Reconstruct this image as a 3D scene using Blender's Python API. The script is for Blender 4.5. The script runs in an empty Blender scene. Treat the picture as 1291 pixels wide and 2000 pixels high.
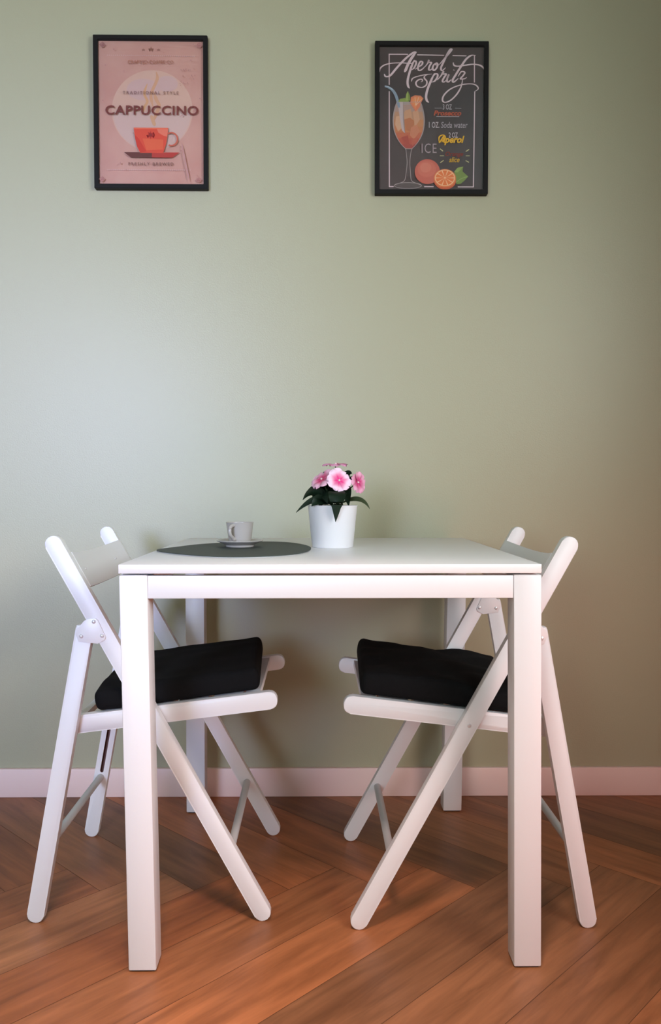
import bpy, bmesh, math, random
from mathutils import Vector, Matrix, Quaternion
PI = math.pi
SC = bpy.context.scene
COL = SC.collection

# ------------------------------------------------------------------ camera
def cam_axes(yaw, pitch, roll):
    cy, sy, cp, sp = math.cos(yaw), math.sin(yaw), math.cos(pitch), math.sin(pitch)
    f = Vector((-sy*cp, cy*cp, -sp)); r = Vector((cy, sy, 0)); u = r.cross(f)
    cr, sr = math.cos(roll), math.sin(roll)
    return cr*r + sr*u, -sr*r + cr*u, f
cd = bpy.data.cameras.new('camera'); cam = bpy.data.objects.new('camera', cd); COL.objects.link(cam)
R_, U_, F_ = cam_axes(-.0158, .0467, .0003)
M = Matrix((R_, U_, -F_)).transposed().to_4x4(); M.translation = (-.0232, -1.4309, .8728)
cam.matrix_world = M
cd.sensor_fit = 'VERTICAL'; cd.sensor_height = 36; cd.lens = 36*1582.57/2000; cd.shift_y = 29.53/2000
cd.clip_start = .02
SC.camera = cam

# ------------------------------------------------------------------ light and exposure
SC.view_settings.view_transform = 'Standard'; SC.view_settings.look = 'None'
SC.view_settings.gamma = 1; SC.view_settings.use_curve_mapping = False
SC.view_settings.exposure = 0.0
SC.cycles.use_denoising = True
SC.cycles.max_bounces = 8
w = bpy.data.worlds.new('world'); SC.world = w; w.use_nodes = True
w.node_tree.nodes['Background'].inputs[0].default_value = (.52, .90, 1, 1)
w.node_tree.nodes['Background'].inputs[1].default_value = 4.6
def area(name, loc, target, sx, sy, power, color, spread=PI):
    d = bpy.data.lights.new(name, 'AREA'); d.shape = 'RECTANGLE'; d.size = sx; d.size_y = sy
    d.energy = power; d.color = color; d.spread = spread
    o = bpy.data.objects.new(name, d); COL.objects.link(o); o.location = loc
    o.rotation_euler = (Vector(target) - Vector(loc)).to_track_quat('-Z', 'Y').to_euler()
    return o
# daylight entering by the window of the right wall, and by the one behind the camera at the left
area('window_light_right', (1.30, -1.45, 1.55), (-1.25, .8, 1.0), 0.9, 0.9, 8.64, (1.00, 0.93, 0.93), math.radians(85))
area('window_light_back', (-1.35, -3.3, 1.35), (-1.05, .8, 1.10), 1.1, 1.1, 8.26, (0.93, 1.00, 0.88), math.radians(56))
area('window_light_back_sky', (-1.35, -3.31, 1.35), (-1.1, .8, 1.05), 0.7, 0.8, 6.48, (0.19, 0.26, 1.00), math.radians(42))
# added fill lights with no fixture: a warm one low at right, one overhead
area('warm_fill', (1.15, -.85, .42), (.60, .5, .20), 0.5, 0.5, 5.40, (1.00, 0.41, 0.33))
area('overhead_fill', (-.12, -1.08, 2.5), (-.1, -.85, 0), .35, .35, 13, (1, .74, .70), math.radians(60))

# ------------------------------------------------------------------ materials
def mat(name, col, rough=.5, spec=.5, coat=0, bump=None, sheen=0, metal=0):
    m = bpy.data.materials.new(name); m.use_nodes = True; nt = m.node_tree
    b = nt.nodes['Principled BSDF']
    b.inputs['Base Color'].default_value = (*col, 1); b.inputs['Roughness'].default_value = rough
    b.inputs['Specular IOR Level'].default_value = spec; b.inputs['Metallic'].default_value = metal
    if coat: b.inputs['Coat Weight'].default_value = coat; b.inputs['Coat Roughness'].default_value = .3
    if sheen: b.inputs['Sheen Weight'].default_value = sheen; b.inputs['Sheen Roughness'].default_value = .5
    if bump:
        sc_, st, di = bump
        tc = nt.nodes.new('ShaderNodeTexCoord'); n = nt.nodes.new('ShaderNodeTexNoise'); bp = nt.nodes.new('ShaderNodeBump')
        n.inputs['Scale'].default_value = sc_; n.inputs['Detail'].default_value = 4
        bp.inputs['Strength'].default_value = st; bp.inputs['Distance'].default_value = di
        nt.links.new(tc.outputs['Object'], n.inputs['Vector']); nt.links.new(n.outputs['Fac'], bp.inputs['Height'])
        nt.links.new(bp.outputs['Normal'], b.inputs['Normal'])
    return m
def srgb(r, g, b):
    f = lambda c: (c/255/12.92) if c/255 <= .04045 else ((c/255+.055)/1.055)**2.4
    return (f(r), f(g), f(b))
M_WALL = mat('sage_wall_paint', (.428, .410, .276), .42, .5, bump=(260, .25, .0012))
M_WALL2 = mat('warm_bounce_wall_paint', (.62, .40, .33), .7)  # unseen right wall, reddish colour invented to bounce warm light
M_CEIL = mat('ceiling_paint', (.8, .78, .74), .8)
M_FAR = mat('grey_room_paint', (.42, .40, .38), .8)
M_BASE = mat('baseboard_paint', (.90, .67, .62), .45)
M_WHITE = mat('white_lacquer', (.77, .75, .76), .38, .5, bump=(35, .06, .001))
M_CHAIR = mat('white_painted_wood', (.79, .77, .78), .42, .5, bump=(60, .10, .001))
M_STRETCH = mat('grey_lacquered_dowel', (.55, .55, .55), .35)
M_TOP = mat('white_tabletop_foil', (.80, .77, .77), .30, .5)
M_PLATE = mat('white_metal_plate', (.81, .79, .80), .35, .5)
M_RIVET = mat('rivet_metal', (.75, .73, .74), .3, .5, metal=.4)
M_DARK = mat('dark_plastic', (.03, .03, .035), .5)
M_SLOT = mat('slot_shade', (.16, .07, .06), .8)  # shade inside the leg slot, put in as a dark brown colour
M_BLACK = mat('black_cushion_fabric', (.0075, .0075, .0080), .95, .1, bump=(500, .5, .001))
M_FRAME = mat('black_frame_foil', (.008, .0065, .006), .6, .2)
M_MAT = mat('dark_grey_felt_leather', (.055, .066, .058), .6, .3, bump=(900, .3, .0005))
M_MATE = mat('placemat_grey_edge', (.40, .39, .38), .7)
M_CUP = mat('stone_glaze', (.44, .40, .37), .22, .5)
M_POT = mat('pot_white', (.82, .79, .80), .45, .5)
M_SOIL = mat('soil', (.02, .012, .008), .95)
M_STEM = mat('stem_green', (.06, .10, .03), .6)
M_CENTRE = mat('flower_centre', (.85, .62, .62), .6)
M_SWITCH = mat('white_plastic', (.85, .85, .85), .3)
M_METALW = mat('white_window_paint', (.8, .8, .8), .4)

def leaf_mat(name, base, back):
    m = mat(name, base, .38, .35); nt = m.node_tree; b = nt.nodes['Principled BSDF']
    n = nt.nodes.new('ShaderNodeTexNoise'); n.inputs['Scale'].default_value = 60
    r = nt.nodes.new('ShaderNodeValToRGB'); r.color_ramp.elements[0].color = (*base, 1); r.color_ramp.elements[1].color = (*back, 1)
    tc = nt.nodes.new('ShaderNodeTexCoord')
    nt.links.new(tc.outputs['Object'], n.inputs['Vector']); nt.links.new(n.outputs['Fac'], r.inputs['Fac']); nt.links.new(r.outputs['Color'], b.inputs['Base Color'])
    return m
M_LEAF = leaf_mat('leaf_dark_green', (.010, .026, .014), (.022, .045, .022))
M_LEAFO = leaf_mat('leaf_olive', (.10, .12, .05), (.06, .09, .04))
def petal_mat():
    m = mat('petal_pink', (.8, .3, .4), .6, .3); nt = m.node_tree; b = nt.nodes['Principled BSDF']
    a = nt.nodes.new('ShaderNodeVertexColor'); a.layer_name = 'petal'
    nt.links.new(a.outputs['Color'], b.inputs['Base Color'])
    b.inputs['Subsurface Weight'].default_value = .0
    return m
M_PETAL = petal_mat()

def floor_mat():
    m = mat('oak_herringbone', (.3, .15, .07), .42, .45); nt = m.node_tree; b = nt.nodes['Principled BSDF']; L = nt.links.new
    uv = nt.nodes.new('ShaderNodeUVMap'); uv.uv_map = 'UVMap'
    at = nt.nodes.new('ShaderNodeVertexColor'); at.layer_name = 'tone'
    mp = nt.nodes.new('ShaderNodeMapping'); mp.inputs['Scale'].default_value = (2.0, 20, 1)
    L(uv.outputs['UV'], mp.inputs['Vector'])
    n1 = nt.nodes.new('ShaderNodeTexNoise'); n1.inputs['Scale'].default_value = 1.6; n1.inputs['Detail'].default_value = 8; n1.inputs['Roughness'].default_value = .65; n1.inputs['Distortion'].default_value = .6
    L(mp.outputs['Vector'], n1.inputs['Vector'])
    mp2 = nt.nodes.new('ShaderNodeMapping'); mp2.inputs['Scale'].default_value = (1.3, 9, 1)
    L(uv.outputs['UV'], mp2.inputs['Vector'])
    wv = nt.nodes.new('ShaderNodeTexNoise'); wv.inputs['Scale'].default_value = 1.5; wv.inputs['Detail'].default_value = 3; wv.inputs['Distortion'].default_value = 1.4
    L(mp2.outputs['Vector'], wv.inputs['Vector'])
    r1 = nt.nodes.new('ShaderNodeValToRGB')
    r1.color_ramp.elements[0].position = .15; r1.color_ramp.elements[0].color = (.19, .064, .020, 1)
    r1.color_ramp.elements[1].position = .85; r1.color_ramp.elements[1].color = (.66, .245, .095, 1)
    L(n1.outputs['Fac'], r1.inputs['Fac'])
    r2 = nt.nodes.new('ShaderNodeValToRGB')
    r2.color_ramp.elements[0].position = .30; r2.color_ramp.elements[0].color = (.55, .50, .45, 1)
    r2.color_ramp.elements[1].position = .62; r2.color_ramp.elements[1].color = (1, 1, 1, 1)
    L(wv.outputs['Fac'], r2.inputs['Fac'])
    mx = nt.nodes.new('ShaderNodeMix'); mx.data_type = 'RGBA'; mx.blend_type = 'MULTIPLY'; mx.inputs[0].default_value = .6
    L(r1.outputs['Color'], mx.inputs[6]); L(r2.outputs['Color'], mx.inputs[7])
    mx2 = nt.nodes.new('ShaderNodeMix'); mx2.data_type = 'RGBA'; mx2.blend_type = 'MULTIPLY'; mx2.inputs[0].default_value = 1
    L(mx.outputs[2], mx2.inputs[6]); L(at.outputs['Color'], mx2.inputs[7]); L(mx2.outputs[2], b.inputs['Base Color'])
    bp = nt.nodes.new('ShaderNodeBump'); bp.inputs['Strength'].default_value = .12; bp.inputs['Distance'].default_value = .002
    L(n1.outputs['Fac'], bp.inputs['Height']); L(bp.outputs['Normal'], b.inputs['Normal'])
    return m
M_FLOOR = floor_mat()

# ------------------------------------------------------------------ helpers
def link(name, me, m=None, parent=None, smooth=True):
    if isinstance(me, bmesh.types.BMesh):
        bmesh.ops.recalc_face_normals(me, faces=me.faces)
        d = bpy.data.meshes.new(name); me.to_mesh(d); me.free(); me = d
    o = bpy.data.objects.new(name, me); COL.objects.link(o)
    if m: me.materials.append(m) if not isinstance(m, (list, tuple)) else [me.materials.append(k) for k in m]
    if parent: o.parent = parent
    if smooth:
        me.polygons.foreach_set('use_smooth', [True]*len(me.polygons))
        try: me.set_sharp_from_angle(angle=math.radians(35))
        except Exception: pass
    return o
def tag(o, label=None, cat=None, group=None, kind=None):
    if label: o['label'] = label
    if cat: o['category'] = cat
    if group: o['group'] = group
    if kind: o['kind'] = kind
    return o
def empty(name, loc, rz=0):
    o = bpy.data.objects.new(name, None); COL.objects.link(o); o.location = loc; o.rotation_euler = (0, 0, rz); o.empty_display_size = .05
    return o
def bx(bm, lo, hi, bev=0, seg=2):
    vs = [bm.verts.new((x, y, z)) for x in (lo[0], hi[0]) for y in (lo[1], hi[1]) for z in (lo[2], hi[2])]
    fs = [bm.faces.new([vs[i] for i in f]) for f in ((0,1,3,2),(4,6,7,5),(0,4,5,1),(2,3,7,6),(0,2,6,4),(1,5,7,3))]
    if bev:
        es = list({e for f in fs for e in f.edges})
        bmesh.ops.bevel(bm, geom=es, offset=bev, segments=seg, affect='EDGES', profile=.5)
    return vs
def prism(bm, pts, y0, y1, bev=0):
    """outline pts (x,z) extruded from y0 to y1"""
    a = [bm.verts.new((x, y0, z)) for x, z in pts]; b = [bm.verts.new((x, y1, z)) for x, z in pts]
    n = len(pts); fa = bm.faces.new(a); fb = bm.faces.new(b[::-1])
    for i in range(n): bm.faces.new((a[i], b[i], b[(i+1) % n], a[(i+1) % n]))
    if bev:
        es = list(fa.edges) + list(fb.edges)
        bmesh.ops.bevel(bm, geom=es, offset=bev, segments=2, affect='EDGES', profile=.5)
def capsule(p0, p1, wd, r0=1, r1=1, n=9):
    """outline of a bar from p0 to p1 (x,z), with ends rounded by r (1: half circle, 0: square)"""
    p0 = Vector(p0); p1 = Vector(p1); d = (p1-p0).normalized(); t = Vector((-d.y, d.x)); h = wd/2; pts = []
    for (p, s, r) in ((p1, 1, r1), (p0, -1, r0)):
        for k in range(n+1):
            a = PI/2 - PI*k/n
            c, sn = math.cos(a), math.sin(a)
            # superellipse between square and circle
            e = 1 if r >= 1 else max(.15, r)
            cc = abs(c)**e; ss = math.copysign(abs(sn)**e, sn)
            ext = h*(r if r > .05 else .02)
            q = p + d*s*(cc*ext - ext) + t*s*ss*h if True else p
            pts.append((q.x, q.y))
    return pts
def lathe(bm, prof, n=48, cx=0, cy=0):
    rings = []
    for r, z in prof:
        if r < 1e-6: rings.append([bm.verts.new((cx, cy, z))])
        else: rings.append([bm.verts.new((cx+r*math.cos(2*PI*k/n), cy+r*math.sin(2*PI*k/n), z)) for k in range(n)])
    for a, b in zip(rings, rings[1:]):
        for k in range(n):
            k2 = (k+1) % n
            if len(a) == 1 and len(b) == 1: continue
            if len(a) == 1: bm.faces.new((a[0], b[k], b[k2]))
            elif len(b) == 1: bm.faces.new((a[k], a[k2], b[0]))
            else: bm.faces.new((a[k], a[k2], b[k2], b[k]))
def tube(bm, pts, rad, n=14, cap=True, sq=1.0):
    pts = [Vector(p) for p in pts]; rads = rad if isinstance(rad, (list, tuple)) else [rad]*len(pts); rings = []
    ref = Vector((0, 0, 1))
    for i, p in enumerate(pts):
        t = (pts[min(i+1, len(pts)-1)] - pts[max(i-1, 0)]).normalized()
        if abs(t.dot(ref)) > .95: ref = Vector((1, 0, 0)) if abs(t.x) < .9 else Vector((0, 1, 0))
        u = t.cross(ref).normalized(); v = u.cross(t)
        rings.append([bm.verts.new(p + rads[i]*(math.cos(2*PI*k/n)*u*sq + math.sin(2*PI*k/n)*v)) for k in range(n)])
    for a, b in zip(rings, rings[1:]):
        for k in range(n): bm.faces.new((a[k], a[(k+1) % n], b[(k+1) % n], b[k]))
    if cap: bm.faces.new(rings[0][::-1]); bm.faces.new(rings[-1])
def catmull(pts, n=8, closed=False):
    P = [Vector(p) for p in pts]; out = []; N = len(P)
    rng = range(N) if closed else range(N-1)
    for i in rng:
        if closed: a, b, c, d = P[(i-1) % N], P[i], P[(i+1) % N], P[(i+2) % N]
        else: a, b, c, d = P[max(i-1, 0)], P[i], P[i+1], P[min(i+2, N-1)]
        for k in range(n):
            t = k/n
            out.append(.5*((2*b) + (c-a)*t + (2*a-5*b+4*c-d)*t*t + (3*b-a-3*c+d)*t**3))
    if not closed: out.append(P[-1])
    return out

# ------------------------------------------------------------------ the room
YW, TILT = .8465, -.0064          # the back wall and its slight turn
XL, XR, YB, ZC = -1.9, 1.32, -3.45, 2.62
def wall_with_hole(name, axis, pos, a0, a1, z0, z1, hole, m, thick):
    bm = bmesh.new(); ha0, ha1, hz0, hz1 = hole
    def b(p0, p1, q0, q1):
        lo, hi = ((pos, p0, q0), (pos+thick, p1, q1)) if axis == 'x' else ((p0, pos, q0), (p1, pos+thick, q1))
        bx(bm, (min(lo[0], hi[0]), min(lo[1], hi[1]), lo[2]), (max(lo[0], hi[0]), max(lo[1], hi[1]), hi[2]))
    b(a0, ha0, z0, z1); b(ha1, a1, z0, z1); b(ha0, ha1, z0, hz0); b(ha0, ha1, hz1, z1)
    return tag(link(name, bm, m, smooth=False), kind='structure')
bm = bmesh.new(); bx(bm, (XL-.1, YW, 0), (XR+.1, YW+.12, ZC))
o = tag(link('wall_back', bm, M_WALL, smooth=False), kind='structure')
bmesh_rot = Matrix.Rotation(TILT, 4, 'Z')
def turn(o):   # turn with the back wall about the point (0, YW)
    T = Matrix.Translation((0, YW, 0)); o.matrix_world = T @ bmesh_rot @ T.inverted() @ o.matrix_world
turn(o)
bm = bmesh.new(); bx(bm, (XL, YW-.013, 0), (XR, YW+.001, .0817), .0025)
o = tag(link('baseboard_back', bm, M_BASE), kind='structure'); turn(o)
wall_with_hole('wall_right', 'x', XR, YB, YW, 0, ZC, (-1.85, -.55, 1.05, 2.30), M_WALL2, .12)
wall_with_hole('wall_front', 'y', YB, XL, XR, 0, ZC, (-1.9, -.75, .9, 2.2), M_FAR, -.12)
bm = bmesh.new(); bx(bm, (XL-.12, YB, 0), (XL, YW, ZC)); tag(link('wall_left', bm, M_WALL, smooth=False), kind='structure')
bm = bmesh.new(); bx(bm, (XL-.12, YB-.12, ZC), (XR+.12, YW+.13, ZC+.1)); tag(link('ceiling', bm, M_CEIL, smooth=False), kind='structure')
def window(name, axis, pos, a0, a1, z0, z1):
    bm = bmesh.new(); t = .05
    def b(p0, p1, q0, q1):
        if axis == 'x': bx(bm, (pos, p0, q0), (pos+.05, p1, q1), .004)
        else: bx(bm, (p0, pos-.05, q0), (p1, pos, q1), .004)
    b(a0, a0+t, z0, z1); b(a1-t, a1, z0, z1); b(a0+t, a1-t, z0, z0+t); b(a0+t, a1-t, z1-t, z1)
    return tag(link(name, bm, M_METALW), kind='structure')
window('window_1', 'x', XR+.05, -1.85, -.55, 1.05, 2.30)
window('window_2', 'y', YB-.05, -1.9, -.75, .9, 2.2)

# herringbone floor: every plank a face of one mesh, its tone and grain run in the material
def herringbone():
    random.seed(11)
    W, n = .145, 6
    bm = bmesh.new(); uvl = bm.loops.layers.uv.new('UVMap'); cl = bm.loops.layers.color.new('tone')
    ang = -PI/4; ca, sa = math.cos(ang), math.sin(ang)
    # corner (k+1, k+1+n) of a plank end sits at the joint seen beside the left chair
    gx, gy = 1*W, (1+n)*W
    ox = -.497 - (ca*gx - sa*gy); oy = .300 - (sa*gx + ca*gy)
    def world(x, y): return (ox + ca*x*W - sa*y*W, oy + sa*x*W + ca*y*W)
    tones = {}
    g = .0035
    for k in range(-50, 50):
        for m_ in range(-8, 9):
            x0 = k + 2*n*m_; y0 = k
            for kind in (0, 1):
                if kind == 0: a, b, c, d = x0, y0, n, 1
                else: a, b, c, d = x0, y0+1, 1, n
                cx_, cy_ = world(a+c/2, b+d/2)
                if not (XL-.5 < cx_ < XR+.5 and YB-.5 < cy_ < YW+.5): continue
                q = [(a+g, b+g), (a+c-g, b+g), (a+c-g, b+d-g), (a+g, b+d-g)]
                vs = [bm.verts.new((*world(*p), 0)) for p in q]; f = bm.faces.new(vs)
                t = random.uniform(.88, 1.10); tr = random.uniform(-.05, .05); u0 = random.uniform(0, 50); v0 = random.uniform(0, 50)
                for l, p in zip(f.loops, q):
                    lx, ly = (p[0]-a)*W, (p[1]-b)*W
                    if kind == 1: lx, ly = ly, lx
                    l[uvl].uv = (u0+lx, v0+ly); l[cl] = (min(1, t*(.85+tr)), min(1, t*.85), min(1, t*(.85-tr)), 1)
    # joints: a dark sheet just below the planks
    vs = [bm.verts.new(p) for p in ((XL-.6, YB-.6, -.0008), (XR+.6, YB-.6, -.0008), (XR+.6, YW+.6, -.0008), (XL-.6, YW+.6, -.0008))]
    f = bm.faces.new(vs)
    f.material_index = 1
    bmesh.ops.bisect_plane(bm, geom=bm.verts[:]+bm.edges[:]+bm.faces[:], plane_co=(0, YW+.02, 0), plane_no=(0, 1, 0), clear_outer=True)
    bmesh.ops.bisect_plane(bm, geom=bm.verts[:]+bm.edges[:]+bm.faces[:], plane_co=(0, YB-.05, 0), plane_no=(0, -1, 0), clear_outer=True)
    bmesh.ops.bisect_plane(bm, geom=bm.verts[:]+bm.edges[:]+bm.faces[:], plane_co=(XR+.05, 0, 0), plane_no=(1, 0, 0), clear_outer=True)
    bmesh.ops.bisect_plane(bm, geom=bm.verts[:]+bm.edges[:]+bm.faces[:], plane_co=(XL-.05, 0, 0), plane_no=(-1, 0, 0), clear_outer=True)
    d = bpy.data.meshes.new('floor')
    for f in bm.faces:
        if f.normal.z < 0: f.normal_flip()
    bm.to_mesh(d); bm.free()
    return tag(link('floor', d, [M_FLOOR, mat('floor_joint', (.075, .032, .015), .7)], smooth=False), kind='structure')
herringbone()

# ------------------------------------------------------------------ table
table = tag(empty('dining_table', (0, .385, 0)), 'square white dining table standing between two white folding chairs', 'table')
TD = .775
def tl(x, y, z): return (x, y-.385, z)
bm = bmesh.new(); bx(bm, tl(-.3755, 0, .7235), tl(.3755, TD, .74), .0015)
link('tabletop', bm, M_TOP, table)
for x0, x1, y0, y1, dx, dy in ((-.375, -.325, .001, .051, .0096, -.001), (.326, .376, .001, .051, .0085, .001),
                               (-.375, -.325, TD-.056, TD-.006, -.002, 0.0), (.325, .375, TD-.056, TD-.006, -.0092, 0.0)):
    bm = bmesh.new(); bx(bm, tl(x0, y0, .003), tl(x1, y1, .7205), .0025)
    for v in bm.verts:
        k = 1 - v.co.z/.72; v.co.x += dx*k; v.co.y += dy*k
    lg = link('leg', bm, M_WHITE, table)
    bm = bmesh.new(); bx(bm, tl(x0+dx+.004, y0+dy+.004, 0), tl(x1+dx-.004, y1+dy-.004, .004), .001)
    link('foot_pad', bm, M_DARK, lg)['label'] = 'dark plastic foot pad'
for lo, hi in (((-.3245, .002, .679), (.3255, .022, .7195)), ((-.3245, TD-.028, .679), (.3245, TD-.008, .7195)),
               ((-.373, .0515, .679), (-.353, TD-.0565, .7195)), ((.353, .0515, .679), (.373, TD-.0565, .7195))):
    bm = bmesh.new(); bx(bm, tl(*lo), tl(*hi), .0012); link('apron', bm, M_WHITE, table)
for x, y in ((-.33, .03), (.33, .03), (-.33, TD-.035), (.33, TD-.035)):
    bm = bmesh.new(); bx(bm, tl(x-.012, y-.012, .7200), tl(x+.012, y+.012, .7236)); link('spacer', bm, M_DARK, table)['label'] = 'dark spacer under the tabletop corner'

# ------------------------------------------------------------------ folding chair
HW = .2125; LT = .020
def slot_cut(leg_obj, p0, p1, wd, y0, y1):
    bm = bmesh.new(); prism(bm, capsule(p0, p1, wd), y0, y1)
    c = link('cutter', bm, M_SLOT, leg_obj.parent, smooth=False)
    md = leg_obj.modifiers.new('slot', 'BOOLEAN'); md.operation = 'DIFFERENCE'; md.object = c; md.solver = 'EXACT'; md.material_mode = 'TRANSFER'
    bpy.context.view_layer.update()
    me = bpy.data.meshes.new_from_object(leg_obj.evaluated_get(bpy.context.evaluated_depsgraph_get()))
    leg_obj.modifiers.clear(); leg_obj.data = me
    bpy.data.objects.remove(c)
def make_chair(loc, rz, label, group):
    ch = tag(empty('folding_chair', loc, rz), label, 'chair', group)
    for s in (-1, 1):
        yo, yi = s*HW, s*(HW-LT)
        y0, y1 = min(yo, yi), max(yo, yi)
        bm = bmesh.new(); prism(bm, capsule((.2335+.0, .0), (-.1912, .779), .034, .98, .98), y0, y1, .0022)
        # the foot end is cut round so that it meets the floor
        zmin = min(v.co.z for v in bm.verts)
        for v in bm.verts: v.co.z -= zmin if v.co.z < .03 else zmin*max(0, 1-v.co.z/.7)
        front = link('leg', bm, M_CHAIR, ch)
        bm = bmesh.new(); prism(bm, capsule((-.2335, .0), (-.1235, .602), .034, .95, .35), y0, y1, .0022)
        zmin = min(v.co.z for v in bm.verts)
        for v in bm.verts: v.co.z -= zmin if v.co.z < .03 else zmin*max(0, 1-v.co.z/.5)
        rear = link('leg', bm, M_CHAIR, ch)
        slot_cut(rear, (-.2035, .165), (-.160, .40), .0085, min(yi-s*.004, yi+s*.011), max(yi-s*.004, yi+s*.011))
        # seat rail, inside the legs
        ry0, ry1 = sorted((s*(HW-LT-.001), s*(HW-LT-.021)))
        bm = bmesh.new(); prism(bm, capsule((-.158, .397), (.256, .4475), .036, .3, .9), ry0, ry1, .0022)
        link('seat_rail', bm, M_CHAIR, ch)
        # hinge plates, outside and inside
        pl = [(-.118, .616), (-.124, .613), (-.140, .595), (-.142, .588), (-.135, .571), (-.098, .567), (-.084, .574), (-.082, .581), (-.097, .614), (-.102, .618)]
        for yy, dy in ((s*HW, s*.0022), (s*(HW-LT), -s*.0022)):
            a, b = sorted((yy, yy+dy))
            bm = bmesh.new(); prism(bm, pl, a, b, .0006)
            hp = link('hinge_plate', bm, M_PLATE, ch)
            for (px, pz) in ((-.105, .611), (-.130, .582), (-.089, .583)):
                bm = bmesh.new()
                rings = [(0.0042, 0), (.0038, .0012), (.002, .0022), (0, .0025)]
                lathe(bm, rings, 12)
                sgn = 1 if dy > 0 else -1
                bm.transform(Matrix.Translation((px, yy+dy, pz)) @ Matrix.Rotation(-sgn*PI/2, 4, 'X'))
                link('rivet', bm, M_RIVET, hp)
        bm = bmesh.new(); lathe(bm, [(.0045, 0), (.004, .0012), (0, .0022)], 12)
        bm.transform(Matrix.Translation((.010, s*HW, .410)) @ Matrix.Rotation(-s*PI/2, 4, 'X'))
        link('rivet', bm, M_RIVET, front)
    for (px, pz) in ((.160, .138), (-.206, .153)):
        bm = bmesh.new(); tube(bm, [(px, -HW+LT-.004, pz), (px, HW-LT+.004, pz)], .0085, 18)
        link('stretcher', bm, M_STRETCH, ch)['label'] = 'round stretcher rod'
    # curved backrest between the long legs, bowed backwards
    d = Vector((-.4170, .764)).normalized(); nrm = Vector((d.y, -d.x))     # along the leg, and towards the sitter
    bm = bmesh.new(); N = 20; Y = HW-LT; rows = []
    base = Vector((.2335, 0))
    for i in range(N+1):
        y = -Y + 2*Y*i/N; bow = .022*(1-(y/Y)**2)
        ring = []
        for (t, off) in ((.764, .017), (.764, .008), (.842, .008), (.842, .017)):
            q = base + d*t + nrm*(off-bow+.002)
            ring.append(bm.verts.new((q.x, y, q.y)))
        rows.append(ring)
    for a, b in zip(rows, rows[1:]):
        for k in range(4): bm.faces.new((a[k], a[(k+1) % 4], b[(k+1) % 4], b[k]))
    bm.faces.new(rows[0]); bm.faces.new(rows[-1][::-1])
    back = link('backrest', bm, M_CHAIR, ch)
    for y in (-.125, .125):
        q = base + d*.803 + nrm*(.0190-.022*(1-(y/Y)**2))
        bm = bmesh.new(); bmesh.ops.create_uvsphere(bm, u_segments=10, v_segments=6, radius=.0032)
        bm.transform(Matrix.Translation((q.x, y, q.y)))
        link('screw', bm, M_RIVET, back)
    # seat slats
    Yr = HW-LT-.021
    sd = Vector((.414, .0505)).normalized(); sn = Vector((-sd.y, sd.x)); b0 = Vector((-.158, .397))
    for t, wd in ((.008, .016), (.070, .060), (.142, .060), (.214, .060), (.286, .060), (.352, .030)):
        a = b0 + sd*t + sn*.004; b = b0 + sd*(t+wd) + sn*.004
        pts = [a, b, b+sn*.011, a+sn*.011]
        bm = bmesh.new(); prism(bm, [(p.x, p.y) for p in pts], -Yr, Yr, .0015)
        link('seat_slat', bm, M_CHAIR, ch)
    return ch
chairL = make_chair((-.361, .3825, 0), 0, 'white folding chair at the left of the table, facing right', 'folding chairs')
chairR = make_chair((.284, .3465, 0), PI, 'white folding chair at the right of the table, facing left', 'folding chairs')

# cushions: soft black pads lying on the seats
def cushion(loc, rz, label, thick, seed, fat, lump):
    from mathutils import noise
    bm = bmesh.new(); nx, ny = 40, 40; LX, LY = .168, .187
    slope = math.atan2(.0505, .414)
    grid = {}
    def pt(u, v, top):
        # u, v in -1..1 ; superelliptic plan
        x, y = u*LX, v*LY
        e = max(abs(u), abs(v)); 
        # round the plan corners
        cr = .09; ax, ay = abs(u), abs(v)
        if ax > 1-cr and ay > 1-cr:
            dx, dy = (ax-(1-cr))/cr, (ay-(1-cr))/cr; m_ = max(dx, dy); l = math.hypot(dx, dy)
            k = m_/l if l > 0 else 1
            x = math.copysign((1-cr + dx*k*cr)*LX, u); y = math.copysign((1-cr + dy*k*cr)*LY, v)
        edge = 1-e; prof = max(0, 1-(1-min(1, edge/.12))**3.2)**(1/2.6) 
        h = thick*(.5 + .5*prof)
        dome = fat*(1-u*u)*(1-v*v)
        n = lump*noise.noise(Vector((x*14+seed, y*14, seed)))
        if top: z = h + dome + n*prof + lump*1.6*max(0, (u-.2))*prof*0
        else: z = thick*.5*(1-prof)
        return x, y, z
    for i in range(nx+1):
        for j in range(ny+1):
            # denser samples near the rim
            f = lambda t: math.sin(math.sin((t*2-1)*PI/2)*PI/2)
            u, v = f(i/nx), f(j/ny)
            for top in (0, 1):
                x, y, z = pt(u, v, top)
                if top == 0 and (i in (0, nx) or j in (0, ny)): continue
                grid[i, j, top] = (x, y, z)
    V = {k: bm.verts.new((p[0], p[1], p[2])) for k, p in grid.items()}
    def g(i, j, t): return V[(i, j, t)] if (i, j, t) in V else V[(i, j, 1)]
    for i in range(nx):
        for j in range(ny):
            bm.faces.new((g(i, j, 1), g(i+1, j, 1), g(i+1, j+1, 1), g(i, j+1, 1)))
            q = (g(i, j, 0), g(i, j+1, 0), g(i+1, j+1, 0), g(i+1, j, 0))
            if len(set(q)) == 4:
                try: bm.faces.new(q)
                except ValueError: pass
    o = link('seat_cushion', bm, M_BLACK)
    o.matrix_world = Matrix.Translation(loc) @ Matrix.Rotation(rz, 4, 'Z') @ Matrix.Rotation(-slope, 4, 'Y')
    return tag(o, label, 'cushion', 'black seat cushions')
cushion((-.361+.046, .3845, .4425), .05, 'firm black cushion on the seat of the left chair', .046, 3, .006, .004)
cushion((.284-.053, .3445, .4435), PI-.03, 'puffier black cushion on the seat of the right chair', .047, 8, .006, .010)

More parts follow.
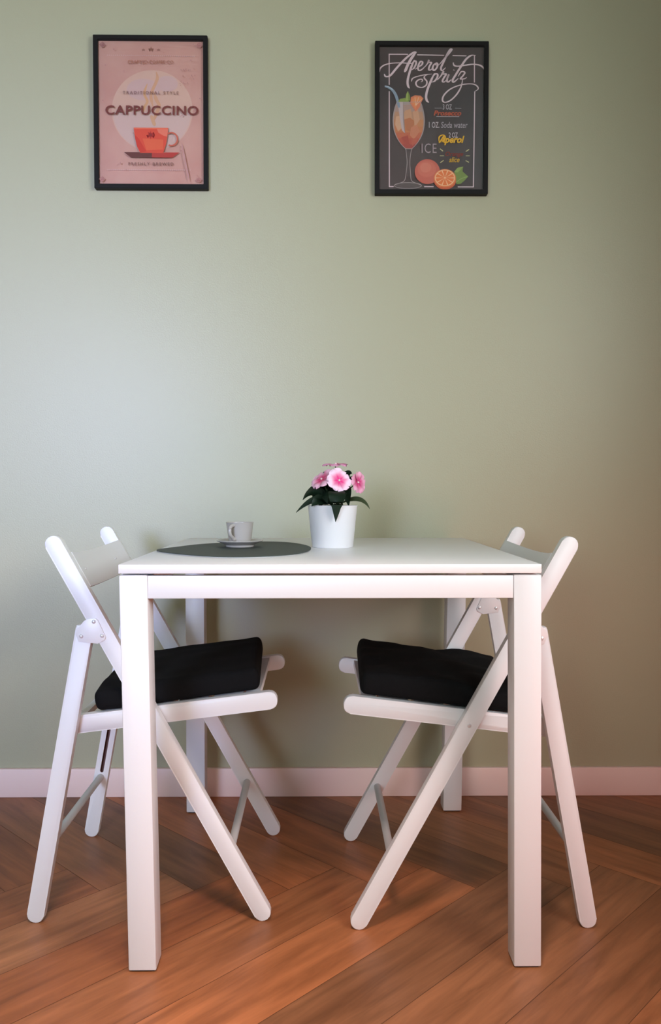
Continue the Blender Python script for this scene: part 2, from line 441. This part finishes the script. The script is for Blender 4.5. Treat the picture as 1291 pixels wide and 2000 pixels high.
# ------------------------------------------------------------------ things on the table
ZT = .7402
pts = catmull([(-.368, .304, 0), (-.340, .40, 0), (-.292, .50, 0), (-.20, .575, 0), (-.11, .565, 0), (-.060, .478, 0), (-.038, .361, 0),
               (-.055, .225, 0), (-.115, .148, 0), (-.205, .131, 0), (-.305, .205, 0)], 10, True)
bm = bmesh.new(); cxm, cym = -.20, .35
lo = [bm.verts.new((p.x-cxm, p.y-cym, 0)) for p in pts]; mi = [bm.verts.new((p.x-cxm, p.y-cym, .0014)) for p in pts]; hi = [bm.verts.new((p.x-cxm, p.y-cym, .0030)) for p in pts]
n = len(pts)
bm.faces.new(lo[::-1]).material_index = 1; bm.faces.new(hi)
for i in range(n):
    j = (i+1) % n
    bm.faces.new((lo[i], lo[j], mi[j], mi[i])).material_index = 1; bm.faces.new((mi[i], mi[j], hi[j], hi[i]))
o = link('placemat', bm, [M_MAT, M_MATE]); o.location = (cxm, cym, ZT)
tag(o, 'dark green grey rounded placemat lying on the white table', 'placemat')
CX, CY = -.199, .40
bm = bmesh.new()
lathe(bm, [(0, .0035), (.026, .0035), (.029, .0), (.031, .0), (.032, .004), (.044, .0095), (.0515, .0125), (.0525, .0135), (.0515, .0150), (.044, .0125), (.033, .0080), (.024, .0070), (0, .0070)], 64)
o = link('saucer', bm, M_CUP); o.location = (CX, CY, ZT+.0032)
tag(o, 'round grey beige saucer under the cup, on the dark placemat', 'saucer')
cup = tag(empty('espresso_cup', (CX, CY, ZT+.0032+.0072)), 'small grey beige espresso cup on the saucer', 'cup')
bm = bmesh.new()
lathe(bm, [(0, .002), (.019, .002), (.020, 0), (.0225, 0), (.0245, .004), (.0262, .012), (.0285, .030), (.0305, .0455), (.0312, .0475), (.0303, .0482), (.0290, .0470), (.0262, .028), (.0235, .012), (.019, .0065), (0, .0055)], 56)
link('cup_body', bm, M_CUP, cup)
bm = bmesh.new()
ha = math.radians(243)
hx, hy = math.cos(ha), math.sin(ha)
hp = catmull([(.0275, .0405), (.0350, .0420), (.0425, .0390), (.0455, .0300), (.0430, .0215), (.0370, .0150), (.0285, .0135), (.0245, .0150)], 6) if False else None
P2 = [Vector(p) for p in ((.0275, .0405, 0), (.0350, .0415, 0), (.0440, .0385, 0), (.0470, .0300, 0), (.0450, .0215, 0), (.0365, .0150, 0), (.0300, .0110, 0), (.0240, .0115, 0))]
C2 = catmull(P2, 5)
tube(bm, [(p.x*hx+.003, p.x*hy, p.y) for p in C2], [.0040 if k < len(C2)-8 else .0048 for k in range(len(C2))], 12)
link('cup_handle', bm, M_CUP, cup)

# potted plant
plant = tag(empty('potted_plant', (.011, .433, ZT)), 'small pink flowering plant in a smooth white pot on the table', 'plant')
bm = bmesh.new()
lathe(bm, [(0, .001), (.044, .001), (.0465, 0), (.0475, .002), (.0565, .0930), (.0578, .0955), (.0570, .0962), (.0555, .0955), (.0545, .0900), (.0530, .078), (0, .078)], 64)
pot = link('flower_pot', bm, M_POT, plant)
bm = bmesh.new(); lathe(bm, [(.0532, .0785), (.045, .083), (.02, .088), (0, .089)], 32)
link('soil', bm, M_SOIL, plant)
def leaf(base, mid, tip, wd, m=M_LEAF, roll=0, cup_=.25):
    b, c, t = Vector(base), Vector(mid), Vector(tip)
    bm = bmesh.new(); N, K = 14, 3; rows = []
    pos = lambda s: (1-s)**2*b + 2*s*(1-s)*c + s*s*t
    for i in range(N+1):
        s = i/N; p = pos(s); tg = (pos(min(1, s+.02)) - pos(max(0, s-.02))).normalized()
        side = tg.cross(Vector((0, 0, 1)))
        if side.length < .1: side = Vector((1, 0, 0))
        side.normalize(); side = Quaternion(tg, roll) @ side
        up = side.cross(tg)
        wv = wd*(math.sin(PI*min(1, s**.85))**.9*(1-.25*s) if 0 < s < 1 else 0) + .0004
        rows.append([bm.verts.new(p + side*wv*k/K + up*abs(k/K)**1.3*wv*cup_) for k in range(-K, K+1)])
    for r0, r1 in zip(rows, rows[1:]):
        for k in range(2*K): bm.faces.new((r0[k], r0[k+1], r1[k+1], r1[k]))
    r = bmesh.ops.solidify(bm, geom=bm.faces[:], thickness=.0006)
    return link('leaf', bm, m, plant)
# local coordinates: origin at the pot's base, rim at z .096
leaf((0, -.02, .10), (-.035, -.045, .128), (-.083, -.05, .080), .011, roll=1.0)
leaf((-.01, -.02, .10), (-.04, -.03, .150), (-.068, -.035, .108), .014, roll=1.1)
leaf((0, -.01, .10), (-.045, -.02, .160), (-.060, -.02, .118), .010, roll=.5)
leaf((.004, -.03, .125), (.012, -.095, .140), (.0055, -.066, .060), .021, roll=0, cup_=.12)
leaf((-.01, -.01, .10), (-.03, -.045, .118), (-.048, -.050, .094), .017, roll=-.9)
leaf((.0, -.01, .095), (-.026, -.035, .150), (-.012, -.048, .100), .020, roll=.9)
leaf((.01, -.01, .095), (.024, -.030, .165), (.022, -.045, .100), .020, roll=-.8)
leaf((.015, -.01, .095), (.030, -.02, .160), (.036, -.035, .093), .019, roll=.8)
leaf((.02, 0, .10), (.065, -.02, .125), (.084, -.025, .088), .007, M_LEAFO, roll=.9)
leaf((.02, 0, .10), (.030, .0, .180), (.044, -.010, .168), .016, roll=1.3)
leaf((.01, 0, .10), (.03, .01, .175), (.062, .0, .150), .012, M_LEAF, roll=.7)
leaf((-.01, 0, .10), (-.03, .0, .150), (-.022, -.03, .120), .020, roll=-1.2)
leaf((-.01, 0, .10), (-.030, -.01, .170), (-.040, -.02, .140), .018, roll=1.1)
leaf((0, .01, .10), (-.01, .0, .180), (-.022, -.01, .170), .011, roll=.9)
leaf((.0, .01, .10), (.02, .01, .150), (.03, .02, .158), .020, roll=-1.4)
leaf((-.01, .02, .10), (-.03, .03, .14), (-.05, .035, .125), .016, roll=-.7)
leaf((.01, .02, .10), (.03, .035, .14), (.040, .04, .12), .016, roll=.7)
leaf((-.03, -.005, .092), (-.028, .0, .130), (-.018, -.01, .150), .022, roll=1.5)
leaf((.018, -.005, .092), (.020, .0, .130), (.020, -.01, .160), .024, roll=1.5)
leaf((-.005, .005, .092), (-.005, .005, .130), (.0, .0, .160), .022, roll=1.5)
def flower(c, nrm, rad, stem0, seed, curl=.25, edge=(.88, .62, .74), core=(.75, .01, .20)):
    random.seed(seed)
    c = Vector(c); q = Vector(nrm).to_track_quat('Z', 'Y'); Mx = Matrix.Translation(c) @ q.to_matrix().to_4x4()
    bm = bmesh.new(); tube(bm, catmull([stem0, (Vector(stem0)+c)/2 + Vector((0, .004, .004)), c - Vector(nrm).normalized()*.002], 5), .0014, 8)
    link('stem', bm, M_STEM, plant)
    bm = bmesh.new(); cl = bm.loops.layers.float_color.new('petal'); col = {}
    for p in range(5):
        a0 = 2*PI*p/5 + seed*.7; lift = .0006*p
        R = rad*random.uniform(.90, 1.10); N, K = 10, 6; rows = []
        for i in range(N+1):
            s = i/N; hw = R*(.07 + .47*math.sin(PI/2*min(1, s/.68))**1.6)*(1 if s < .68 else math.sqrt(max(.03, 1-((s-.68)/.335)**2)))
            row = []
            for k in range(-K, K+1):
                t = k/K; r = R*s*(1-.13*math.exp(-(t/.25)**2)*s**6)
                z = lift + R*curl*(s**1.5) - R*.22*(s**4) + R*.07*math.sin(t*4+p)*s
                v = bm.verts.new((r, t*hw, z)); row.append(v)
                v.co = Mx @ (Matrix.Rotation(a0, 4, 'Z') @ v.co)
                f = max(0, 1-(s/.66)**2.6)*(1-.15*abs(t)) + (.25*math.exp(-(t/.14)**2)*(1-s) if s < .95 else 0)
                col[v] = tuple(e+(q_-e)*min(1, f) for e, q_ in zip(edge, core))
            rows.append(row)
        for r0, r1 in zip(rows, rows[1:]):
            for k in range(2*K):
                f = bm.faces.new((r0[k], r0[k+1], r1[k+1], r1[k]))
                for l in f.loops: l[cl] = (*col[l.vert], 1)
    fl = link('flower', bm, M_PETAL, plant)
    bm = bmesh.new(); bmesh.ops.create_uvsphere(bm, u_segments=12, v_segments=8, radius=rad*.09)
    bm.transform(Mx @ Matrix.Translation((0, 0, rad*.10))); link('flower_centre', bm, M_CENTRE, fl)
    return fl
flower((.0135, -.044, .152), (.32, -1, .25), .0275, (.004, -.01, .10), 1)
flower((.007, -.01, .188), (.05, -.06, 1), .028, (.002, 0, .10), 2, .12, edge=(.70, .28, .45), core=(.45, .02, .12))
flower((-.024, -.03, .154), (-.50, -.50, .65), .029, (-.004, -.01, .10), 3, .22, edge=(.82, .46, .58), core=(.70, .03, .16))
flower((.056, -.020, .148), (.75, -.60, .10), .027, (.012, 0, .10), 4, .30, edge=(.76, .36, .50), core=(.55, .02, .15))

# ------------------------------------------------------------------ framed posters
class Art:
    def __init__(s, cx, cy, sx, sy, shear=0):
        s.cx, s.cy, s.sx, s.sy, s.sh = cx, cy, sx, sy, shear; s.bm = bmesh.new(); s.mats = []; s.layer = 1
    def mi(s, col):
        for i, (c, m) in enumerate(s.mats):
            if c == col: return i
        s.mats.append((col, mat('print_ink', srgb(*col), .55, .3))); return len(s.mats)-1
    def P(s, x, y): return ((x-s.cx-(y-s.cy)*s.sh)/s.sx, -s.layer*.00006, -(y-s.cy)/s.sy)
    def poly(s, pts, col, up=True):
        s.layer += up
        f = s.bm.faces.new([s.bm.verts.new(s.P(*p)) for p in pts]); f.material_index = s.mi(col)
        r = bmesh.ops.triangulate(s.bm, faces=[f]); return
    def ell(s, x, y, rx, ry, col, a0=0, a1=360, n=40):
        pts = [(x+rx*math.cos(math.radians(a0+(a1-a0)*k/n)), y+ry*math.sin(math.radians(a0+(a1-a0)*k/n))) for k in range(n + (a1-a0 != 360))]
        s.poly(pts, col)
    def stroke(s, pts, wd, col, n=7, smooth=True, taper=.35, up=True):
        s.layer += up
        P = catmull([(p[0], p[1], 0) for p in pts], n) if smooth and len(pts) > 2 else [Vector((p[0], p[1], 0)) for p in pts]
        L = len(P); prev = None; m = s.mi(col)
        for i, p in enumerate(P):
            t = (P[min(i+1, L-1)] - P[max(i-1, 0)]); t = t.normalized() if t.length > 0 else Vector((1, 0, 0))
            nn = Vector((-t.y, t.x, 0)); e = min(i, L-1-i)/max(1, L*.18)
            w_ = wd/2*(taper+(1-taper)*min(1, e))
            # strokes going down are heavier, as with a pen
            if taper < 1: w_ *= .72+.5*abs(t.y)
            cur = (s.bm.verts.new(s.P(p.x+nn.x*w_, p.y+nn.y*w_)), s.bm.verts.new(s.P(p.x-nn.x*w_, p.y-nn.y*w_)))
            if prev: s.bm.faces.new((prev[0], cur[0], cur[1], prev[1])).material_index = m
            prev = cur
    def ring(s, x, y, r, wd, col, a0=0, a1=360, ry=None):
        ry = ry or r; n = 36
        s.stroke([(x+r*math.cos(math.radians(a0+(a1-a0)*k/n)), y+ry*math.sin(math.radians(a0+(a1-a0)*k/n))) for k in range(n+1)], wd, col, smooth=False, taper=1)
    def star(s, x, y, r, col, k=5):
        s.poly([(x+(r if i % 2 == 0 else r*.42)*math.sin(PI*i/k), y-(r if i % 2 == 0 else r*.42)*math.cos(PI*i/k)) for i in range(2*k)], col)
    def text(s, body, x, y, wd, ht, col, shear=0, space=1, bold=0):
        s.layer += 1
        c = bpy.data.curves.new('t', 'FONT'); c.body = body; c.space_character = space; c.shear = shear; c.offset = bold; c.resolution_u = 3; c.fill_mode = 'FRONT'
        o = bpy.data.objects.new('t', c); COL.objects.link(o); bpy.context.view_layer.update()
        me = bpy.data.meshes.new_from_object(o.evaluated_get(bpy.context.evaluated_depsgraph_get()))
        xs = [v.co.x for v in me.vertices]; ys = [v.co.y for v in me.vertices]
        x0, x1, y0, y1 = min(xs), max(xs), min(ys), max(ys); m = s.mi(col)
        vs = [s.bm.verts.new(s.P(x-wd/2+(v.co.x-x0)/(x1-x0)*wd, y+ht/2-(v.co.y-y0)/(y1-y0)*ht)) for v in me.vertices]
        for p in me.polygons:
            try: s.bm.faces.new([vs[i] for i in p.vertices]).material_index = m
            except ValueError: pass
        bpy.data.objects.remove(o); bpy.data.curves.remove(c); bpy.data.meshes.remove(me)

def paper(name, c0, c1, sc_):
    m = mat(name, c0, .55, .3); nt = m.node_tree; L = nt.links.new
    tc = nt.nodes.new('ShaderNodeTexCoord'); n = nt.nodes.new('ShaderNodeTexNoise'); n.inputs['Scale'].default_value = sc_; n.inputs['Detail'].default_value = 7
    r = nt.nodes.new('ShaderNodeValToRGB'); r.color_ramp.elements[0].position = .3; r.color_ramp.elements[1].position = .7
    r.color_ramp.elements[0].color = (*c0, 1); r.color_ramp.elements[1].color = (*c1, 1)
    L(tc.outputs['Object'], n.inputs['Vector']); L(n.outputs['Fac'], r.inputs['Fac']); L(r.outputs['Color'], nt.nodes['Principled BSDF'].inputs['Base Color'])
    return m
def glass_pane_mat():
    m = bpy.data.materials.new('picture_glass'); m.use_nodes = True; nt = m.node_tree; nt.nodes.clear()
    out = nt.nodes.new('ShaderNodeOutputMaterial'); t = nt.nodes.new('ShaderNodeBsdfTransparent'); g = nt.nodes.new('ShaderNodeBsdfGlossy')
    g.inputs['Roughness'].default_value = .06; f = nt.nodes.new('ShaderNodeFresnel'); f.inputs['IOR'].default_value = 1.45; mx = nt.nodes.new('ShaderNodeMixShader')
    nt.links.new(f.outputs[0], mx.inputs[0]); nt.links.new(t.outputs[0], mx.inputs[1]); nt.links.new(g.outputs[0], mx.inputs[2]); nt.links.new(mx.outputs[0], out.inputs[0])
    return m
M_GLASS = glass_pane_mat()
FW, FH, FT, FD = .3096, .4078, .0120, .020
def framed(label, X, Z, roll, art, m_paper):
    fr = empty('framed_poster', (0, 0, 0)); tag(fr, label, 'poster', 'framed posters')
    bm = bmesh.new()
    a, b = FW/2, FH/2
    o_ = [(-a, -b), (a, -b), (a, b), (-a, b)]; i_ = [(-a+FT, -b+FT), (a-FT, -b+FT), (a-FT, b-FT), (-a+FT, b-FT)]
    V = lambda P_, y: [bm.verts.new((p[0], y, p[1])) for p in P_]
    of, if_, ob, ib = V(o_, 0), V(i_, 0), V(o_, FD), V(i_, FD)
    for k in range(4):
        j = (k+1) % 4
        bm.faces.new((of[k], of[j], if_[j], if_[k])); bm.faces.new((ob[k], ib[k], ib[j], ob[j]))
        bm.faces.new((of[k], ob[k], ob[j], of[j])); bm.faces.new((if_[k], if_[j], ib[j], ib[k]))
    bmesh.ops.bevel(bm, geom=bm.edges[:], offset=.001, segments=2, affect='EDGES')
    link('picture_frame', bm, M_FRAME, fr)
    # the print: paper sheet plus its inks, one mesh
    yp = .0105
    pb = art.bm
    vs = [pb.verts.new((x, 0, z)) for x, z in i_]
    vb = [pb.verts.new((x, .0010, z)) for x, z in i_]
    fs = [pb.faces.new(vs), pb.faces.new(vb[::-1])] + [pb.faces.new((vs[k], vb[k], vb[(k+1) % 4], vs[(k+1) % 4])) for k in range(4)]
    nm = len(art.mats)
    for f in fs: f.material_index = nm
    for v in pb.verts:
        v.co.y += yp
        v.co.x = max(-a+FT-.0008, min(a-FT+.0008, v.co.x)); v.co.z = max(-b+FT-.0008, min(b-FT+.0008, v.co.z))
    link('poster_print', pb, [m for c, m in art.mats]+[m_paper], fr, smooth=False)
    bm = bmesh.new(); bx(bm, (-a+FT-.0006, .0040, -b+FT-.0006), (a-FT+.0006, .0052, b-FT+.0006))
    link('glass_pane', bm, M_GLASS, fr, smooth=False)
    fr.matrix_world = Matrix.Translation((X, YW + TILT*X - FD - .0006, Z)) @ Matrix.Rotation(TILT, 4, 'Z') @ Matrix.Rotation(roll, 4, 'Y')
    return fr

# left poster: a cup in front of a pale disc, in coordinates measured on the picture
A = Art(642, 864, 3735, 3813, .0122)
LIGHT, INK, CAPC = (222, 178, 160), (128, 82, 72), (132, 62, 54)
A.ell(650, 835, 412, 412, (222, 176, 154), n=72)
A.ell(650, 850, 395, 390, (219, 180, 166), a0=0, a1=180, n=48)
A.ell(560, 620, 170, 110, (216, 174, 164)); A.ell(800, 560, 110, 80, (216, 174, 164))
# steam
A.stroke([(690, 440), (700, 510), (668, 590), (640, 660), (640, 720), (660, 800)], 26, (220, 162, 124), taper=.2)
A.stroke([(600, 560), (570, 660), (600, 740), (570, 800), (545, 880)], 22, (222, 164, 118), taper=.2)
A.stroke([(665, 640), (690, 720), (720, 780), (700, 850), (660, 950)], 30, (220, 162, 124), taper=.2)
A.stroke([(640, 880), (660, 940), (680, 990)], 30, (220, 166, 126), taper=.2)
A.star(558, 218, 16, (168, 110, 96)); A.star(636, 214, 28, (160, 104, 84)); A.star(711, 218, 16, (168, 110, 96))
for x in range(195, 1090, 20): A.ell(x, 275+(x-195)*.012, 5, 5, (226, 184, 178), n=8)
for x in range(205, 1060, 20): A.ell(x, 1447, 5, 5, (222, 182, 178), n=8)
A.text('CRAFTED COFFEE CO', 636, 352, 462, 34, (178, 112, 88), space=1.05, bold=.012)
A.text('TRADITIONAL STYLE', 638, 663, 565, 32, INK, space=1.5, bold=.01)
A.text('CAPPUCCINO', 652, 840, 945, 96, CAPC, space=1.08, bold=.022)
A.text('FRESHLY BREWED', 645, 1387, 458, 32, INK, space=1.4, bold=.01)
for x, y in ((148, 182), (1128, 180), (150, 1545), (1135, 1548)):
    A.ring(x, y, 20, 8, (176, 118, 112)); A.star(x, y, 16, (168, 108, 104)); A.stroke([(x-34, y), (x+34, y)], 5, (180, 126, 120), taper=1); A.stroke([(x, y-34), (x, y+34)], 5, (180, 126, 120), taper=1)
A.poly([(372, 1270), (655, 1270), (655, 1323), (440, 1323)], (98, 54, 48))
A.poly([(655, 1270), (936, 1270), (862, 1323), (655, 1323)], (172, 58, 50))
body = [(468, 1020), (820, 1020), (812, 1110), (798, 1190), (770, 1276), (536, 1276), (505, 1215), (484, 1130)]
A.poly(body, (206, 74, 54))
A.poly([(700, 1022), (820, 1022), (812, 1110), (770, 1100), (720, 1070)], (216, 110, 88))
A.poly([(560, 1130), (770, 1140), (770, 1240), (600, 1250)], (212, 92, 62))
A.poly([(478, 1090), (520, 1130), (600, 1262), (540, 1274), (500, 1200)], (194, 58, 44))
A.poly([(468, 1020), (820, 1020), (818, 1034), (470, 1034)], (216, 104, 78))
A.ring(852, 1135, 62, 15, (190, 92, 72), -125, 115, 66)
A.star(642, 1095, 44, (168, 46, 40), 8); A.ell(642, 1095, 16, 16, (140, 44, 40))
random.seed(4)
for k in range(26):
    x = random.uniform(930, 1110); y = random.choice([430, 432, 490, 515, 560, 600]) + random.uniform(-8, 8)
    A.stroke([(x, y), (x+random.uniform(3, 9), y+random.uniform(-10, 16))], 5, (176, 124, 118), taper=1)
for k in range(16):
    x = random.uniform(120, 1150); y = random.uniform(160, 1560); A.ell(x, y, random.uniform(3, 8), random.uniform(3, 8), (186, 132, 126), n=8)
A.stroke([(960, 1180), (1005, 1400), (1040, 1560)], 12, (182, 134, 130), taper=.2)
framed('pink coffee poster with a red cup, in a black frame', -.4769, 1.8973, .0027, A, paper('pink_paper', srgb(208, 148, 132), srgb(218, 164, 146), 9))

# right poster: chalkboard drinks poster
B = Art(637, 872, 3676, 3781, -.004)
CH = (226, 192, 192)
GR = (192, 170, 170)
for seg in ([(210, 217), (402, 217)], [(495, 222), (765, 226)], [(850, 228), (990, 231)], [(213, 213), (213, 525)], [(213, 590), (212, 1562)], [(210, 1558), (256, 1558)],
            [(565, 1558), (660, 1558)], [(905, 1560), (1067, 1560)], [(1070, 228), (1070, 500)], [(1074, 590), (1063, 1562)]):
    B.stroke(seg, 10, CH, taper=1, smooth=False)
def C5(p): return ((740+p[0]/6.148-720)*5.164, (80+p[1]/6.148-60)*5.164)
def S(pts, wd=20): B.stroke([C5(p) for p in pts], wd*.78, CH)
S([(72, 372), (82, 398), (110, 404), (150, 385), (230, 290), (330, 185), (400, 130), (440, 108), (458, 118)], 24)      # A, left stroke
S([(452, 112), (400, 180), (355, 260), (330, 320), (312, 350)], 30)
S([(15, 350), (25, 305), (75, 266), (160, 245), (270, 240), (380, 246), (400, 240)], 17)
S([(432, 205), (395, 290), (362, 400), (350, 470), (358, 520), (375, 545)], 24)                                        # p
S([(396, 262), (425, 225), (448, 218), (452, 248), (428, 300), (396, 325)], 19)
S([(440, 318), (480, 290), (520, 262), (530, 232), (508, 222), (484, 258), (474, 305), (492, 332), (530, 312), (560, 280)], 19)   # e
S([(556, 290), (590, 245), (608, 203), (600, 232), (636, 236), (612, 280), (604, 318), (622, 326), (652, 300)], 19)     # r
S([(700, 238), (668, 258), (650, 300), (664, 330), (694, 306), (712, 262), (698, 240), (686, 262), (720, 270)], 19)     # o
S([(728, 262), (790, 190), (850, 120), (878, 80), (862, 78), (828, 130), (778, 235), (750, 300), (764, 332), (806, 296)], 21)   # l
S([(398, 465), (408, 430), (460, 405), (560, 382), (645, 372)], 15)                                                     # s
S([(600, 376), (556, 398), (552, 425), (580, 460), (574, 505), (525, 535), (468, 522), (450, 480), (478, 446), (518, 436), (528, 456), (510, 470)], 17)
S([(672, 365), (630, 455), (592, 550), (572, 635), (580, 690), (606, 716)], 25)                                         # p
S([(636, 428), (676, 376), (708, 376), (706, 412), (676, 456), (640, 472)], 20)
S([(704, 446), (750, 395), (780, 342), (774, 374), (812, 374), (784, 420), (768, 458), (786, 470), (812, 448)], 20)     # r
S([(812, 448), (846, 376), (826, 424), (822, 460), (840, 468), (872, 440)], 20)                                         # i
S([(896, 322), (912, 330)], 22)
S([(1166, 150), (1112, 150), (1050, 196), (985, 290), (925, 385), (890, 446), (904, 470), (958, 425)], 23)              # t
S([(896, 234), (906, 268), (950, 280), (1040, 268), (1130, 256), (1210, 266), (1250, 290), (1266, 318)], 22)
S([(955, 402), (990, 348), (1022, 345), (1034, 362), (1010, 398), (982, 432), (1030, 430), (1060, 412)], 18)            # z
S([(1006, 428), (1004, 470), (985, 540), (935, 622), (865, 690), (800, 714), (768, 690), (786, 628), (858, 558), (960, 512), (1070, 492), (1150, 498), (1192, 530), (1190, 560), (1155, 580)], 17)
# wine glass with the drink
def bowl(y): # half width of the glass
    pts_ = [(700, 118), (770, 140), (860, 158), (930, 157), (1000, 146), (1060, 122), (1110, 92), (1150, 60), (1180, 32)]
    for (a, b), (c, d) in zip(pts_, pts_[1:]):
        if a <= y <= c: return b+(d-b)*(y-a)/(c-a)
    return 32
def gband(y0, y1, col, k=1.0):
    n_ = 6; ys = [y0+(y1-y0)*i/n_ for i in range(n_+1)]
    B.poly([(408-bowl(y)*k, y) for y in ys] + [(408+bowl(y)*k, y) for y in reversed(ys)], col)
gband(702, 1178, (176, 150, 142))
ramp = [(730, (178, 140, 126)), (800, (192, 138, 106)), (880, (200, 130, 84)), (950, (202, 122, 76)), (1010, (198, 100, 66)), (1070, (190, 82, 60)), (1130, (176, 66, 54))]
for i, (y, c) in enumerate(ramp): gband(y, min(1172, (ramp[i+1][0] if i+1 < len(ramp) else 1172)), c, .95)
for c, pts_ in (((204, 146, 110), [(370, 790), (430, 770), (440, 860), (400, 960), (360, 880)]), ((188, 110, 70), [(360, 880), (420, 860), (470, 900), (430, 1010), (380, 980)]),
                ((208, 150, 116), [(450, 800), (500, 770), (520, 880), (470, 960)]), ((206, 126, 92), [(430, 960), (490, 930), (520, 1000), (460, 1080), (420, 1040)]),
                ((214, 160, 126), [(280, 850), (330, 840), (350, 960), (300, 1000), (270, 930)]), ((178, 70, 52), [(330, 1060), (400, 1040), (420, 1160), (380, 1150)]),
                ((196, 92, 66), [(440, 1080), (500, 1050), (490, 1100), (440, 1150)])): B.poly(pts_, c)
B.poly([(296, 700), (350, 700), (350, 900), (372, 1020), (340, 990), (318, 860)], (196, 168, 164))
B.stroke([(168, 545), (210, 558), (246, 584), (276, 630), (296, 690), (312, 760)], 24, (140, 148, 160), taper=.8)
B.stroke([(168, 540), (210, 552), (250, 582)], 8, (190, 194, 202), taper=.8)
B.poly([(300, 700), (320, 672), (370, 662), (400, 690), (420, 704)], (142, 152, 70))
B.poly([(375, 686), (382, 625), (400, 592), (420, 640), (424, 690)], (158, 168, 84)); B.poly([(400, 592), (420, 640), (424, 690), (404, 690)], (128, 140, 60))
B.poly([(430, 655), (470, 636), (530, 640), (556, 668), (530, 714), (520, 752), (478, 800), (452, 760), (424, 716)], (222, 122, 84))
B.poly([(442, 670), (480, 650), (528, 655), (545, 672), (505, 700), (478, 770), (446, 720)], (232, 138, 80))
for q in ((470, 655), (510, 655), (540, 676)): B.stroke([q, (478, 740)], 5, (236, 190, 160), smooth=False, taper=1)
for sg in (-1, 1):
    B.stroke([(408+sg*118, 700), (408+sg*142, 770), (408+sg*158, 860), (408+sg*157, 930), (408+sg*146, 1000), (408+sg*122, 1060), (408+sg*92, 1110), (408+sg*60, 1150), (408+sg*32, 1180),
              (405+sg*20, 1240), (405+sg*14, 1320), (403+sg*22, 1420), (400+sg*36, 1500), (398+sg*90, 1530), (398+sg*138, 1548)], 6, (176, 150, 146), taper=1)
    B.stroke([(405+sg*6, 1200), (405+sg*5, 1320), (403+sg*8, 1460)], 4, (120, 96, 92), taper=1)
B.ring(398, 1552, 138, 6, (170, 146, 142), ry=30); B.ell(398, 1552, 128, 24, (96, 76, 72))
B.stroke([(290, 704), (530, 704)], 4, (190, 160, 156), taper=1, smooth=False)
# oranges and leaves
B.ell(595, 1410, 127, 127, (200, 96, 76), n=48); B.ell(588, 1385, 92, 82, (208, 108, 86)); B.ell(578, 1368, 56, 50, (214, 122, 98))
B.poly([(866, 1410), (900, 1370), (958, 1358), (945, 1400), (975, 1430), (1008, 1458), (972, 1500), (930, 1534), (888, 1538)], (122, 136, 58))
B.poly([(866, 1410), (900, 1370), (958, 1358), (930, 1392), (900, 1420)], (146, 158, 76)); B.stroke([(885, 1520), (940, 1480), (1000, 1460)], 5, (160, 170, 100), taper=1)
B.ell(773, 1500, 112, 92, (206, 88, 44), n=48); B.ell(772, 1478, 112, 94, (222, 116, 56), n=48); B.ell(772, 1474, 102, 84, (240, 186, 138), n=48)
for k in range(10):
    a0 = k*36+4; a1 = a0+28
    B.poly([(772, 1474)] + [(772+92*math.cos(math.radians(a)), 1474+75*math.sin(math.radians(a))) for a in (a0, a0+9, a0+19, a1)], (228, 116, 50))
B.ell(772, 1474, 10, 8, (244, 196, 150))
# words
B.text('3 OZ', 795, 755, 92, 54, GR, bold=.01)
B.stroke([(668, 768), (742, 768)], 4, GR, taper=1, smooth=False); B.stroke([(872, 768), (936, 770)], 4, GR, taper=1, smooth=False)
B.text('Prosecco', 797, 818, 278, 52, (186, 78, 44), shear=.25, bold=.03)
B.stroke([(685, 853), (915, 853)], 5, GR, taper=1, smooth=False)
B.text('1 OZ.', 663, 938, 106, 60, GR, bold=.015); B.text('Soda water', 866, 938, 268, 62, (170, 148, 150), shear=.15, bold=.01)
B.text('2 OZ', 856, 1040, 92, 54, GR, bold=.015)
B.text('Aperol', 838, 1095, 262, 96, (222, 166, 40), shear=.3, bold=.035)
B.stroke([(712, 1110), (715, 1060), (752, 1040), (775, 1062), (760, 1100), (735, 1112)], 12, (222, 166, 40))
B.text('ICE', 612, 1175, 150, 96, (176, 146, 148), space=1.15, bold=-.005)
B.text('Orange', 866, 1238, 180, 58, (150, 44, 28), shear=.25, bold=.01)
B.text('slice', 866, 1290, 108, 54, (200, 150, 36), shear=.3, bold=.02)
for a, b in (((722, 1180), (752, 1205)), ((720, 1252), (762, 1252)), ((724, 1322), (758, 1298)), ((982, 1208), (1015, 1186)), ((982, 1252), (1022, 1252)), ((980, 1300), (1014, 1318))):
    B.stroke([a, b], 11, (200, 180, 130), smooth=False, taper=.8)
framed('dark chalkboard style cocktail poster with white lettering, in a black frame', .2885, 1.8856, -.0018, B, paper('chalkboard_paper', srgb(56, 40, 40), srgb(84, 62, 58), 5))

# small white fitting on the wall at the picture's left edge
bm = bmesh.new(); bmesh.ops.create_uvsphere(bm, u_segments=20, v_segments=12, radius=.014)
bm.transform(Matrix.Translation((0, -.010, 0)))
tube(bm, [(0, .0, 0), (0, -.010, 0)], .006, 12)
o = link('wall_hook', bm, M_SWITCH); o.location = (-.963, YW+.0062, 1.512)
tag(o, 'small round white knob on the wall at the left edge of the picture', 'hook')
